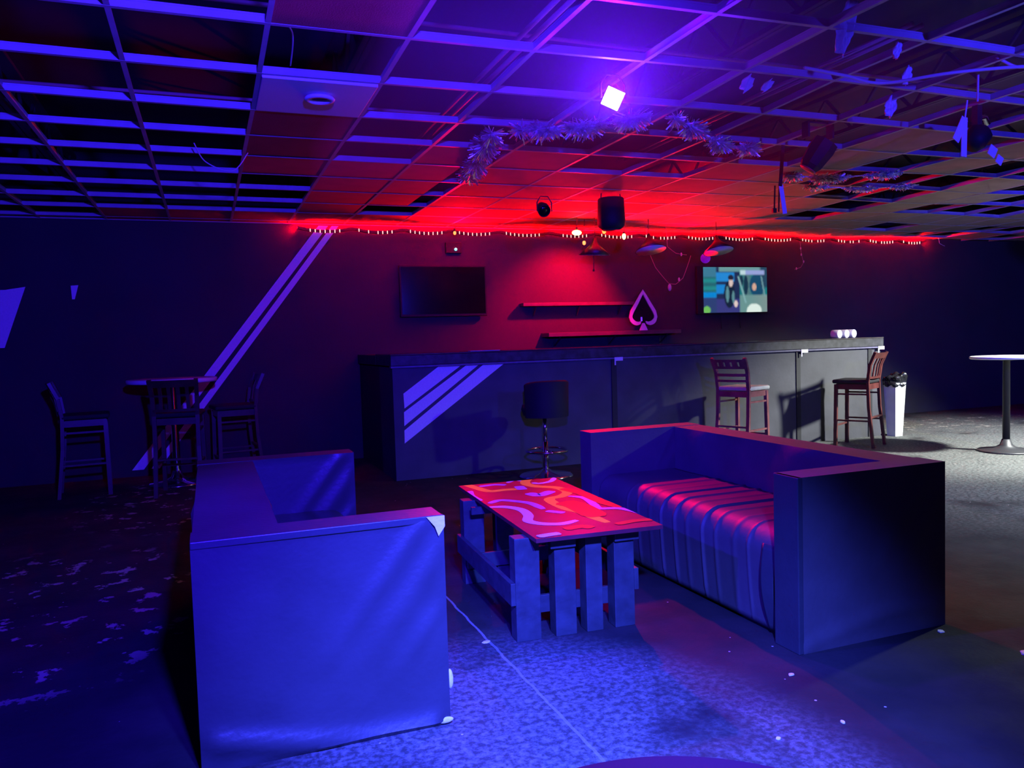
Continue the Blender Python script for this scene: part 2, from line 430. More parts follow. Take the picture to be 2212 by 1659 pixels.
for k, (x_, lab) in enumerate(((1.62, 'red lit conduit pair above grid, near the white ceiling lamp'), (3.55, 'red lit conduit pair above grid behind the hanging spotlight'))):
    t = empty('conduit_run', lab, 'conduit', (x_, 0, 2.93))
    for dx in (0, .07): MB().tube([(dx, 3.2, 0), (dx, 6.4, 0)], .014, 8).build('pipe', m_conduit, t)
t = MB().tube([(-2.8, 4.05, 2.98), (6, 4.05, 2.98)], .012, 8).build('conduit', m_conduit); tag(t, 'long thin pipe crossing above the grid over the sofas', 'conduit')
t = MB().tube([(-2.8, 5.6, 2.98), (6, 5.6, 2.98)], .012, 8).build('conduit', m_conduit); tag(t, 'long thin pipe crossing above the grid behind the diffuser panel', 'conduit')

# ------------------------------------------------------------------ bar
bar = empty('bar_counter', 'long charcoal bar counter with painted diagonal stripes on its left end', 'bar', (1.645, 7.5, 0))
bb = MB()
bb.box((0, 0, 0), (6.13, .06, 1.10)).box((0, .06, 0), (.06, .62, 1.10))
bb.box((6.07, .06, 0), (6.13, .62, 1.10))
def s2(px, z_): return (px-1.645, z_)
for pts in ([(1.75,.70),(1.745,.845),(2.115,1.10),(2.345,1.10)], [(1.742,.53),(1.744,.665),(2.40,1.10),(2.53,1.10)], [(1.739,.36),(1.741,.487),(2.58,1.10),(2.80,1.10)]):
    stripe(bb, [s2(*q) for q in pts], -.0015)
bb.build('front_panel', [m_barpanel, m_stripe], bar, fix=False)
MB().box((-.02, -.035, 1.115), (6.15, .70, 1.215), bev=.006).build('counter_edge', m_baredge, bar)
MB().box((-.02, -.035, 1.217), (6.15, .70, 1.228)).build('counter_top', m_bartop, bar)
MB().box((-.02, -.04, 1.095), (6.13, .03, 1.113)).build('lip', m_lip, bar)
for px in (4.045, 6.50, 7.60):
    MB().box((px-1.645-.03, -.012, 0), (px-1.645+.03, .02, 1.09)).build('post', m_post, bar)
for px in (4.08, 6.56, 7.74):
    b_ = MB(); b_.box((px-1.645-.045, -.046, 1.075), (px-1.645+.055, -.040, 1.115)).box((px-1.645-.045, -.046, 1.03), (px-1.645-.03, -.040, 1.075))
    o = b_.build('bracket', m_label, bar); o['label'] = 'pale metal corner bracket'
# end return of the bar running back to the wall on the left
MB().box((0, .62, 0), (.06, 1.74, 1.10)).build('end_panel', m_post, bar)
MB().box((-.02, .70, 1.115), (.35, 1.74, 1.215)).build('return_top', m_baredge, bar)

# things on the bar
for k, (px, lab) in enumerate(((7.30, 'leftmost of the pink-white rolls on the bar counter'), (7.415, 'middle one of the pink-white rolls on the bar counter'), (7.53, 'rightmost of the pink-white rolls on the bar counter'))):
    r_ = MB().lathe([(.018, -.05), (.05, -.05), (.052, -.045), (.052, .045), (.05, .05), (.018, .05), (.018, -.05)], (0, 0, 0), 28, M=Matrix.Rotation(PI/2, 4, 'X') @ Matrix.Rotation(.25, 4, 'Y'))
    o = r_.build('paper_roll', m_cup); o.location = (px-.01, 7.72, 1.2805); tag(o, lab, 'roll', 'paper rolls on the bar')
o = MB().box((-.16, -.04, 0), (.16, .04, .008), bev=.003).build('bar_mat', mat('glossy_mat', (.2, .6, .5), .15)); o.location = (2.62, 7.60, 1.2285)
tag(o, 'thin shiny mat on the bar counter above the stripes', 'mat')

# ------------------------------------------------------------------ back wall: shelves, sign, televisions
def shelf(x0, x1, z0, dep, th, label):
    t = empty('wall_shelf', label, 'shelf', (x0, 9.25, z0))
    MB().box((0, -dep, 0), (x1-x0, -.001, th), bev=.003).build('board', m_shelf, t)
    for q in (.18, (x1-x0)/2, x1-x0-.18):
        MB().bar((q, -.004, -.14), (q, -.004, 0), .02, .008).bar((q, -.01, -.12), (q, -dep*.8, -.005), .015, .012).build('bracket', m_blackm, t)
shelf(3.68, 5.25, 1.745, .13, .04, 'upper dark wall shelf reaching behind spade sign')
shelf(3.96, 5.88, 1.355, .25, .05, 'lower dark wall shelf that holds the spade sign')
sg = empty('spade_sign', 'pink-white outlined spade sign standing on the lower shelf', 'sign', (5.36, 9.10, 1.405))
def sp(cx, cy): return ((cx-1103)*.00078, (1000-cy)*.00068)
outer = [(1100,215),(1170,320),(1255,470),(1345,620),(1372,740),(1345,840),(1290,890),(1220,905),(1165,880),(1150,840)]
inner = [(1150,822),(1200,835),(1260,820),(1310,770),(1318,720),(1290,650),(1205,500),(1140,370),(1104,300)]
right = [sp(*q) for q in outer] + [sp(*q) for q in inner]
def band(side):
    m_ = MB(); O_ = [sp(*q) for q in outer]; I_ = [sp(*q) for q in inner[::-1]]
    n = 24
    def along(P, t):
        L_ = [0]
        for a, b_ in zip(P[:-1], P[1:]): L_.append(L_[-1]+math.dist(a, b_))
        s_ = t*L_[-1]
        for k in range(len(P)-1):
            if s_ <= L_[k+1]+1e-9:
                u_ = (s_-L_[k])/(L_[k+1]-L_[k]); return (P[k][0]*(1-u_)+P[k+1][0]*u_, P[k][1]*(1-u_)+P[k+1][1]*u_)
        return P[-1]
    for k in range(n):
        a, b_ = along(O_, k/n), along(O_, (k+1)/n); c_, d_ = along(I_, (k+1)/n), along(I_, k/n)
        q = [(side*p[0], p[1]) for p in (a, b_, c_, d_)]
        m_.prism(q, -.018, 0)
    return m_
o = band(1); l_ = band(-1); o.add(l_.v, l_.f); o = o.build('outline', m_pink, sg); o['label'] = 'pink-white outline band'
MB().prism([sp(1085,860), sp(1120,860), sp(1180,1000), sp(1025,1000)], -.02, .0).build('stem', m_pink, sg)
bp_ = [sp(*q) for q in outer]; bp_ = bp_ + [(-a, b_) for a, b_ in bp_[::-1][:-1]]
MB().prism(bp_, .002, .012).build('backing', m_signin, sg)
MB().box((-.035, -.015, .12), (-.018, -.002, .175)).build('tube_end', mat('violet_glass', (.3,.1,.9), .3, emit=(.18,.05,.9), estr=.8), sg)

def tv(x0, x1, z0, z1, label):
    t = empty('television', label, 'television', ((x0+x1)/2, 9.17, z0))
    hw = (x1-x0)/2; H = z1-z0
    hs = MB().box((-hw, 0, 0), (hw, .045, H), bev=.006).build('housing', m_blackp, t)
    MB().box((-.2, .045, H*.3), (.2, .078, H*.7)).build('wall_mount', m_blackm, t)
    return t, hw, H, hs
t1, hw, H, h1 = tv(2.14, 3.22, 1.64, 2.25, 'black switched-off television on wall left of the red glow')
MB().box((-hw+.02, -.002, .03), (hw-.02, .0, H-.02)).build('screen', m_screen, h1)
t2, hw, H, h2 = tv(6.26, 7.43, 1.60, 2.26, 'switched-on television showing a bluish-green film scene')
# picture on the screen, painted per cell
def picture(u, v):            # u 0..1 left-right, v 0..1 bottom-top -> linear colour
    def E(cu, cv, ru, rv): return ((u-cu)/ru)**2+((v-cv)/rv)**2 < 1
    c = (.07, .22, .25)
    if u < .20:
        k = math.sin(v*38)
        c = (.02, .22+.08*k, .24+.06*k)
        if v > .78: c = (.05, .22, .34)
        if .33 < v < .45: c = (.0, .28, .75)
        if v < .33: c = (.03, .06, .20)
    elif u < .56:
        c = (.015, .03, .10)
        if u < .48 and .68 < v < .88: c = (.02, .28, .75)
        if u < .34 and .42 < v < .62: c = (.01, .26, .75)
        if v < .30: c = (.045, .05, .24)
    else:
        c = (.06+.05*math.sin(u*30), .22, .24)
        if E(.66, .6, .035, .22) or E(.59, .7, .03, .12): c = (.01, .04, .08)
        if E(.84, .60, .12, .26): c = (.01, .08, .17)
        if v < .38: c = (.16+.25*max(0, u-.7), .34, .33)
    if v > .90 and .24 < u < .88: c = (.16, .36, .38)
    if u > .90 and v > .55: c = (.02, .07, .13)
    # seated figures
    if E(.40, .40, .085, .30): c = (.008, .02, .05)
    if E(.37, .40, .025, .18) or E(.46, .34, .02, .14): c = (.12, .30, .34)
    if E(.425, .68, .033, .12): c = (.80, .62, .58)
    if E(.425, .77, .045, .06): c = (.02, .02, .04)
    if E(.50, .19, .028, .08): c = (.85, .68, .64)
    if E(.795, .56, .034, .085): c = (.75, .45, .34)
    if abs(u-(.56+.10*(.7-v)/.5)) < .012 and .2 < v < .8: c = (.26, .5, .52)
    if abs(u-(.92+.06*(.7-v)/.5)) < .010 and .35 < v < .8: c = (.2, .4, .45)
    if .575 < u < .96 and .83 < v < .93: c = (.35, .42, .80) if u > .66 else (.60, .80, .85)
    if E(.79, .02, .12, .17): c = (.85, 1.0, .92)
    if E(.05, .06, .055, .085): c = (.18, .58, .12)
    return c
nx, ny = 96, 60
def soft(i, j):
    acc = [0, 0, 0]
    for a in (-1, 0, 1):
        for b_ in (-1, 0, 1):
            c = picture(min(.999, max(0, (i+.5+a*.9)/nx)), min(.999, max(0, (j+.5+b_*.9)/ny)))
            for k in range(3): acc[k] += c[k]/9
    return acc
x0, x1, z0, z1 = -hw+.095, hw-.012, .02, H-.015
pv = []; pf = []; cols = []
for j in range(ny):
    for i in range(nx):
        k = len(pv)
        for (a, b_) in ((0,0),(1,0),(1,1),(0,1)): pv.append((x0+(x1-x0)*(i+a)/nx, -.003, z0+(z1-z0)*(j+b_)/ny))
        pf.append((k, k+1, k+2, k+3)); cols.append(soft(i, j))
me = bpy.data.meshes.new('screen'); me.from_pydata(pv, [], pf)
ca = me.color_attributes.new('picture', 'FLOAT_COLOR', 'CORNER')
for p, c in zip(me.polygons, cols):
    for li in p.loop_indices: ca.data[li].color = (*c, 1)
Ms = bpy.data.materials.new('lit_screen'); Ms.use_nodes = True; b = Ms.node_tree.nodes['Principled BSDF']
at = Ms.node_tree.nodes.new('ShaderNodeAttribute'); at.attribute_name = 'picture'
b.inputs['Base Color'].default_value = (.01, .01, .012, 1); b.inputs['Roughness'].default_value = .2
Ms.node_tree.links.new(at.outputs['Color'], b.inputs['Emission Color']); b.inputs['Emission Strength'].default_value = .85
me.materials.append(Ms); so = bpy.data.objects.new('screen', me); C.objects.link(so); so.parent = h2; so['label'] = 'lit screen with blue-green picture'
for q in (.35, .62):
    MB().tube([(hw*2*q-hw, .03, 0), (hw*2*q-hw+.01, .05, -.12), (hw*2*q-hw+.03, .07, -.2)], .006, 6).build('cable', m_bcable, t2)

# ------------------------------------------------------------------ red LED strip under the ceiling along the wall
ls = empty('light_strip', 'glowing red light strip sagging along top of the back wall', 'light strip', (1.0, 9.2, 2.65))
clips = [0.0, .62, 1.22, 1.80, 2.42, 3.1, 3.75, 4.4, 5.05, 5.65, 6.3, 6.95, 7.6, 8.25, 8.9, 9.45]
def strip_z(x_):
    for a, b_ in zip(clips[:-1], clips[1:]):
        if a <= x_ <= b_:
            u_ = (x_-a)/(b_-a); return .012 - .075*4*u_*(1-u_)*.5
    return .012
tp = MB(); n = 190; L_ = clips[-1]
for k in range(n):
    xa, xb = L_*k/n, L_*(k+1)/n; za, zb = strip_z(xa), strip_z(xb)
    # emitting face looks up and into the room, black carrier under it
    tp.add([(xa, -.012, za-.006), (xb, -.012, zb-.006), (xb, .006, zb+.014), (xa, .006, za+.014)], [(0,1,2,3)], 0)
    tp.add([(xa, -.026, za-.010), (xb, -.026, zb-.010), (xb, .014, zb-.010), (xa, .014, za-.010), (xa, .012, za+.016), (xb, .012, zb+.016), (xa, -.026, za+.019), (xb, -.026, zb+.019)], [(0,1,2,3),(3,2,5,4),(0,6,7,1)], 1)  # front face is an added lip that keeps the red out of the room
tp.build('tape', [m_tape, m_blackp], ls, fix=False)
nled = 172; leds = []
for k in range(nled):
    x_ = .03 + (L_-.06)*k/(nled-1); seg = [c_ for c_ in clips if c_ <= x_][-1]
    nxt = clips[min(clips.index(seg)+1, len(clips)-1)]; u_ = (x_-seg)/max(.01, nxt-seg)
    if u_ < .10 or u_ > .84 or rnd.random() < .10: continue
    leds.append(x_)
rest = MB(); ledme = None
for k, x_ in enumerate(leds):
    z_ = strip_z(x_)
    if k < 100:
        if ledme is None:
            lo_ = MB().box((-.004, -.006, -.018), (.004, 0, .018), bev=.0015).build('led', m_led, ls)
            ledme = lo_
        else:
            lo_ = ledme.copy(); C.objects.link(lo_); lo_.parent = ls
        lo_.location = (x_, -.028, z_)
    else: rest.box((x_-.004, -.034, z_-.018), (x_+.004, -.028, z_+.018))
tag(rest.build('leds', m_led, ls), kind='stuff')

# ------------------------------------------------------------------ pendants, bulbs and hanging things over the bar
def pendant(x_, y_, zr, tilt, label, lit):
    t = empty('pendant_lamp', label, 'pendant lamp', (x_, y_, zr+.205), 0, 'cone pendant lamps over the bar')
    Mx = Matrix.Rotation(tilt, 4, 'X')
    shd = MB().lathe([(.018, .0), (.03, -.05), (.06, -.09), (.185, -.20), (.181, -.20), (.056, -.094), (.026, -.055), (.014, -.004)], (0,0,0), 40, M=Mx).build('lamp_shade', m_shade, t)
    MB().lathe([(.0545, -.097), (.178, -.2005)], (0,0,0), 40, M=Mx).build('shade_lining', m_shadein, shd)
    MB().tube([(0, 0, 0), (.002, 0, .12), (0, 0, CH+.02-zr-.205)], .005, 6).build('cable', m_bcable, t)
    bo = MB().sphere(Mx @ Vector((0, 0, -.165)), .022, 0, (1, 1, 1.25)).build('bulb', m_bulbR if lit == 2 else m_bulbO, t)
    return t
p1 = pendant(4.22, 8.2, 2.275, .10, 'leftmost black cone pendant with a pull cord, over the bar', 0)
MB().tube([(-.01, .02, -.2), (-.015, .02, -.36)], .004, 6).sphere(Vector((-.015, .02, -.375)), .014).build('pull_cord', m_bcable, p1)
pendant(4.93, 8.2, 2.325, -.24, 'middle cone pendant with glowing red underside and bright bulb', 2)
pendant(5.88, 8.2, 2.325, -.24, 'rightmost cone pendant with dull red underside, above lit television', 1)
point('pendant_bulb', (4.93, 8.15, 2.355), 110, (1, .01, .01), .02)
point('pendant_bulb', (5.88, 8.15, 2.355), 50, (1, .01, .02), .02)
def bulb(x_, y_, z_, r_, M_, label, sc_=(1,1,1.3), top=None):
    t = empty('bulb_light', label, 'bulb', (x_, y_, z_))
    MB().sphere(Vector((0,0,0)), r_, 0, sc_).build('bulb', M_, t)
    MB().tube([(0,0,r_*1.1), (0,0,r_*1.1+.03)], r_*.6, 8).build('socket', m_blackp, t)
    MB().tube([(0,0,r_*1.1+.02), (.01,0,(top or CH)-z_)], .004, 6).build('cable', m_bcable, t)
bulb(3.99, 8.2, 2.53, .030, m_bulbY, 'brightest amber bulb, hanging left of the black bucket speaker', (2.0, 1, 1.0))
bulb(4.13, 8.3, 2.43, .020, m_bulbO, 'small orange bulb beside the leftmost pendant shade')
bulb(4.60, 8.2, 2.50, .022, m_bulbY, 'tall amber bulb right of the black bucket speaker', (1, 1, 1.7))
bulb(2.80, 9.05, 2.62, .018, m_bulbO, 'small orange bulb above the switched-off television')
for q_, pw in (((3.99, 8.12, 2.40), 150), ((4.60, 8.12, 2.36), 130), ((2.80, 8.85, 2.46), 260), ((5.64, 8.5, 2.33), 150)):  # upward red at three bulbs; last spot has no bulb, added to redden tiles
    spot('red_bulb_and_fill', q_, (q_[0], q_[1]-.35, 2.75), pw, (1, 0, .01), 150, .5, .03)
# the lamp that washes the wall behind the pendants
spot('red_wall_wash', (4.50, 8.50, 2.56), (4.25, 9.25, 1.62), 640, (1, .0, .02), 98, .7, .05)
bulb(4.50, 8.50, 2.60, .025, m_bulbO, 'red bulb close to wall behind the pendants')
# indicator box
t = empty('wall_receiver', 'small black box with a cyan light above the dark television', 'receiver', (2.83, 9.2, 2.40))
MB().box((-.10, 0, 0), (.10, .05, .13), bev=.006).build('box', m_blackp, t)
MB().sphere(Vector((.02, -.008, .045)), .018).build('indicator', m_cyan, t)
# purple ball
t = empty('hanging_ball', 'purple ball hanging just above the lit television', 'ball', (6.28, 9.0, 2.345))
MB().sphere(Vector((0,0,0)), .067).build('ball', m_purple, t)
MB().tube([(0,0,.065), (0,0,.37)], .003, 6).build('string', m_bcable, t)
# black bucket speaker
t = empty('hanging_speaker', 'black bucket-shaped speaker hanging from grid in front of the pendants', 'speaker', (3.68, 6.80, 2.36))
MB().lathe([(.0, 0), (.09, .0), (.128, .03), (.135, .08), (.125, .29), (.115, .30), (0, .30)], (0,0,0), 36).build('body', m_blackp, t)
for s_ in (-1, 1): MB().tube([(s_*.11, 0, .25), (s_*.10, 0, .36)], .006, 6).build('bracket', m_blackm, t)
MB().lathe([(.0, -.004), (.085, -.004), (.085, .002), (0, .002)], (0,0,0), 30).build('grille', m_blackm, t)
# looping light string with ornaments
def string_thing(label, pts, beads, r=.004, cat='light string', mt=None, bm_=None):
    t = empty('light_string', label, cat, pts[0])
    P = [Vector(p)-Vector(pts[0]) for p in pts]
    fine = []
    for a, b_ in zip(P[:-1], P[1:]):
        for k in range(6):
            u_ = k/6; q = a.lerp(b_, u_); q.z -= .02*math.sin(PI*u_)*(b_-a).length; fine.append(q)
    fine.append(P[-1])
    MB().tube(fine, r, 6).build('wire', mt or m_conduit, t)
    for q, rr in beads:
        q = Vector(q)-Vector(pts[0]); MB().sphere(q, rr, 0, (1, 1, 1.9), 10).build('ornament', bm_ or m_orn, t)
string_thing('drooping wire with a pink ornament left of the lit television', [(5.14, 8.6, 2.715), (5.16, 8.6, 2.40), (5.26, 8.6, 2.18), (5.45, 8.6, 1.98), (5.55, 8.6, 1.97), (5.66, 8.6, 2.05), (5.75, 8.6, 2.25), (5.78, 8.6, 2.33)], [((5.46, 8.6, 1.93), .024), ((5.60, 8.6, 2.03), .013)])
string_thing('short wire curling under the strip between pendants', [(5.42, 8.6, 2.715), (5.44, 8.6, 2.44), (5.56, 8.6, 2.36), (5.72, 8.6, 2.34)], [((5.64, 8.6, 2.345), .012)])
string_thing('faint red bead string hanging right of the lit television', [(8.02, 9.18, 2.62), (8.04, 9.18, 2.45), (8.08, 9.18, 2.32), (8.03, 9.18, 2.25), (7.92, 9.18, 2.22)], [((8.03, 9.18, 2.52), .010), ((8.04, 9.18, 2.43), .010), ((8.08, 9.18, 2.33), .010), ((7.95, 9.18, 2.23), .010)])
string_thing('short bead string hanging at right end of the red strip', [(10.62, 9.1, 2.72), (10.64, 9.1, 2.62), (10.75, 9.1, 2.58)], [((10.62, 9.1, 2.70), .010)], mt=m_cable, bm_=m_foil)

# ------------------------------------------------------------------ stage lights
def yoke(t, h, wd=.09):
    MB().tube([(-wd, 0, 0), (-wd, 0, h*.6), (-wd*.5, 0, h), (wd*.5, 0, h), (wd, 0, h*.6), (wd, 0, 0)], .006, 6).build('yoke', m_blackm, t)
def par(loc, target, label, lens_mat=None, r_=.07, ln=.12, name='stage_light', sq=False, h=.14):
    t = empty(name, label, 'stage light', loc)
    q = (Vector(target)-Vector(loc)).to_track_quat('-Z', 'Y').to_matrix().to_4x4()
    if sq:
        q = q @ Matrix.Rotation(math.radians(27), 4, 'Z')
        bod = MB().box((-r_*1.12, -r_*1.12, .002), (r_*1.12, r_*1.12, .05), M=q, bev=.006).build('body', m_blackp, t)
        MB().box((-r_, -r_, -.004), (r_, r_, .0015), M=q, bev=.0015).build('lens', lens_mat, bod)
    else:
        bod = MB().lathe([(0, ln), (r_*.7, ln), (r_, ln*.55), (r_, 0), (r_*.93, 0), (r_*.93, .02), (0, .02)], (0,0,0), 28, M=q).build('body', m_blackp, t)
        MB().lathe([(0, .012), (r_*.9, .012), (r_*.9, .018), (0, .018)], (0,0,0), 24, M=q).build('lens', lens_mat or m_screen, bod)
    yoke(t, h, r_*1.25 if not sq else r_*1.5)
    return t
par(VL, (0, 0, 1.33), 'square violet-white lamp glaring from the ceiling grid', m_lens, .047, .1, sq=True, h=.12)
par(FL + (FL-FT).normalized()*.08, FT, 'blue flood lamp hanging above the near end of the room', None, .08)
par(BL + (BL-BT).normalized()*.08, BT, 'blue beam lamp aimed down at the floor by the left sofa', None, .08)
par(LL + (LL-LT).normalized()*.08, LT, 'blue lamp hanging over the left side of the room', None, .08)
par(Vector((3.6, .1, 2.2)) + Vector((-.04,-.09,-.01)), (5.6, 5.2, 2.75), 'added blue fill lamp beside camera, turned up at the right side of ceiling', None, .07)  # made-up housing for the ceiling fill
par(WL + (WL-WT).normalized()*.10, WT, 'white work lamp hanging beyond the right edge of photo', None, .10)
par(WL2 + (WL2-WT2).normalized()*.10, WT2, 'smaller white lamp hanging beyond the right edge of photo', None, .09)
par(Vector((6.6, 2.3, 2.35)) + Vector((-.05,-.06,.02)), (11.8, 9.2, 1), 'added blue fill lamp turned toward right end of the back wall', None, .07, h=.35)  # made-up housing for the wall fill
par(RL + (RL-RT).normalized()*.08, RT, 'black par lamp throwing red light onto the right sofa', None, .06)
# hanging spotlight, dark angular head
t = empty('moving_head', 'black angular spotlight head hanging before the pale tile row', 'stage light', (3.90, 4.28, 2.52))
q = Matrix.Rotation(.5, 4, 'Y') @ Matrix.Rotation(.35, 4, 'X')
MB().lathe([(0, -.12), (.055, -.12), (.075, -.085), (.09, .03), (.085, .09), (0, .10)], (0,0,0), 8, M=q, smooth=False).build('head', m_blackp, t)
MB().lathe([(.045, -.122), (.058, -.122), (.058, -.116), (.045, -.116), (.045, -.122)], (0,0,0), 24, M=q).build('rim', mat('red_rim', (.6,.05,.08), .4), t)
MB().box((-.11, -.03, .10), (-.095, .03, .20)).box((.095, -.03, .10), (.11, .03, .20)).box((-.11, -.03, .19), (.11, .03, .205)).build('yoke', m_blackm, t)
# fixture on the right with foil and streamers
t = empty('moving_head', 'dark spotlight with blue paper scraps at far right of ceiling', 'stage light', (4.55, 3.62, 2.50))
MB().lathe([(0, -.07), (.05, -.07), (.07, -.03), (.075, .04), (.04, .08), (0, .08)], (0,0,0), 12, M=Matrix.Rotation(.7, 4, 'Y')).build('head', m_blackp, t)
MB().box((-.02, -.02, .07), (.02, .02, .2)).build('yoke', m_blackm, t)
MB().tube([(.0, 0, .12), (.08, .01, .14), (.12, .02, .10)], .018, 8).build('clamp', m_chrome, t)
for (dx, dz, s_) in ((.02, -.10, .032), (.08, -.15, .026)): MB().box((-s_, -.003, -s_), (s_, .003, s_), M=Matrix.Translation((dx, -.09, dz)) @ Matrix.Rotation(.5, 4, 'Y')).build('gel', m_paper, t)
t = empty('paper_streamer', 'wide blue paper streamer pair hanging beside the far right spotlight', 'streamer', (4.38, 3.549, 2.70))
MB().bar((0, 0, 0), (-.02, 0, -.11), .01, .004, up=(0,1,0)).bar((-.02, 0, -.11), (-.11, -.01, -.25), .055, .004, up=(0,1,0)).build('strip', m_paper, t)
MB().bar((-.01, .01, -.10), (-.03, 0, -.34), .045, .004, up=(0,1,0)).build('strip', m_paper, t)
# dangling strip and straps in the middle
t = empty('paper_streamer', 'long twisted blue streamer hanging above the right bar stools', 'streamer', (4.02, 4.769, 2.70))
MB().bar((0,0,0), (-.03, 0, -.30), .03, .004, up=(0,1,0)).build('strip', m_blackp, t)
MB().bar((-.025,0,-.29), (.01, 0, -.50), .038, .004, up=(0,1,0)).build('strip', m_paper, t)
t = empty('strap', 'black double strap hanging beside the blue streamer', 'strap', (5.0, 6.05, 2.69))
for dx in (0, .05): MB().bar((dx,0,0), (dx-.01, 0, -.24), .014, .006, up=(0,1,0)).build('strand', m_blackp, t)
MB().box((-.03, -.01, -.25), (.01, .01, -.21)).build('buckle', m_blackm, t)
# loose scraps caught in the grid
def scrap(loc, w_, h_, rot, label, mt=m_paper, sub=8, name='paper_scrap'):
    rr = random.Random(hash(label) % 1000 if False else len(label)); m_ = MB(); vs = []; fs = []
    for i in range(sub+1):
        for j in range(sub+1):
            u_, v_ = i/sub-.5, j/sub-.5; wob = .012*math.sin(9*u_+5*v_)+.010*(rr.random()-.5)
            vs.append((u_*w_*(1-.35*abs(v_)), wob, v_*h_))
    for i in range(sub):
        for j in range(sub): fs.append((i*(sub+1)+j, (i+1)*(sub+1)+j, (i+1)*(sub+1)+j+1, i*(sub+1)+j+1))
    m_.add(vs, fs, 0, True); o = m_.build(name, mt, fix=False); o.location = loc; o.rotation_euler = rot
    md = o.modifiers.new('thickness', 'SOLIDIFY'); md.thickness = .001
    return tag(o, label, 'scrap')
scrap((2.76, 3.549, 2.66), .06, .10, (.2, .7, .3), 'larger blue scrap stuck under grid right of violet lamp')
scrap((2.89, 3.549, 2.66), .035, .09, (.2, .8, .3), 'smaller blue scrap stuck under grid right of violet lamp')
scrap((2.85, 2.939, 2.74), .10, .26, (.1, .25, .2), 'tall crumpled plastic sheet poking through the grid at upper right', m_plastic, 14, 'plastic_scrap')
scrap((3.25, 3.02, 2.70), .04, .08, (.1, .1, .2), 'small crumpled plastic bit right of the tall sheet', m_plastic, 8, 'plastic_scrap')
scrap((3.62, 3.30, 2.70), .05, .10, (.1, .2, .2), 'thin plastic wisp hanging in the upper right opening', m_plastic, 8, 'plastic_scrap')
scrap((3.95, 3.72, 2.68), .08, .13, (.1, .3, .2), 'crumpled plastic under grid left of the far right spotlight', m_plastic, 10, 'plastic_scrap')
# cables draped along the grid
def cable(pts, r_, label, mt=m_cable, name='cable'):
    c0 = Vector(pts[0]); P = [Vector(p)-c0 for p in pts]; fine = []
    for k in range(len(P)-1):
        p0 = P[max(0,k-1)]; p1_ = P[k]; p2 = P[k+1]; p3 = P[min(len(P)-1,k+2)]
        for q_ in range(8):
            t_ = q_/8
            fine.append(.5*((2*p1_)+(-p0+p2)*t_+(2*p0-5*p1_+4*p2-p3)*t_*t_+(-p0+3*p1_-3*p2+p3)*t_**3))
    fine.append(P[-1]); o = MB().tube(fine, r_, 7).build(name, mt); o.location = c0
    return tag(o, label, 'cable')
cable([(2.95, 3.33, 2.69), (3.25, 3.36, 2.685), (3.5, 3.35, 2.665), (3.75, 3.12, 2.67), (4.1, 2.95, 2.68), (4.6, 2.8, 2.685)], .009, 'pale cable draped under the grid at upper right')
cable([(3.95, 3.03, 2.74), (4.05, 3.0, 2.69), (4.15, 2.96, 2.685), (4.35, 2.92, 2.68)], .008, 'short pale cable loop crossing the draped one')
cable([(3.93, 3.12, 2.675), (3.94, 3.13, 2.60), (3.95, 3.14, 2.54)], .006, 'short pale cord dangling from the draped cable')
cable([(.34, 3.56, 2.74), (.42, 3.7, 2.73), (.45, 4.1, 2.72)], .004, 'thin wire stretched to the diffuser panel')
cable([(-.02, 5.7, 2.70), (.05, 5.8, 2.60), (.22, 5.85, 2.56), (.33, 5.9, 2.70)], .004, 'thin loose wire drooping left of the dark double tile')

# tinsel garlands
def tinsel(pts, rad, nper, label, seed):
    rr = random.Random(seed); m_ = MB(); c0 = Vector(pts[0]); P = [Vector(p)-c0 for p in pts]
    core = []
    for a, b_ in zip(P[:-1], P[1:]):
        n_ = int((b_-a).length*nper)
        for k in range(n_):
            u_ = rr.random(); q_ = a.lerp(b_, u_); ang = rr.random()*2*PI
            rd = rad*(.55+.45*math.sin(u_*9+a.x*3))
            d = Vector((math.cos(ang)*.8, math.sin(ang)*.8, rr.uniform(-1.1, .4))).normalized()*rd*rr.uniform(.5, 1.25)
            s_ = d.cross(Vector((rr.uniform(-1,1), rr.uniform(-1,1), rr.uniform(-1,1)))).normalized()*.0055
            m_.add([q_-s_, q_+s_, q_+d+s_*.6, q_+d-s_*.6], [(0,1,2,3)])
        core += [a, b_]
    m_.tube(P, .006, 6)
    o = m_.build('tinsel_garland', m_foil, fix=False); o.location = c0
    return tag(o, label, 'garland')
tinsel([(2.08, 6.30, 2.70), (1.98, 5.85, 2.67), (1.84, 5.2, 2.66), (1.78, 4.86, 2.67)], .10, 2600, 'silver tinsel garland piece sloping down toward the dark slot', 1)
tinsel([(1.90, 4.74, 2.67), (2.05, 4.68, 2.66), (2.3, 4.55, 2.665), (2.62, 4.32, 2.69)], .10, 2600, 'silver tinsel garland piece running below the violet lamp', 2)
tinsel([(2.78, 4.30, 2.69), (3.0, 4.42, 2.67), (3.5, 4.75, 2.66), (3.85, 4.80, 2.67)], .085, 2400, 'silver tinsel garland piece right of the violet lamp', 3)
tinsel([(4.75, 5.62, 2.69), (5.1, 5.50, 2.655), (5.75, 5.3, 2.69)], .07, 2600, 'bright silver tinsel garland piece beside pale tile row', 4)
tinsel([(5.3, 6.0, 2.69), (5.9, 5.85, 2.66), (6.4, 5.7, 2.69)], .055, 1500, 'dim tinsel garland piece farthest right', 5)

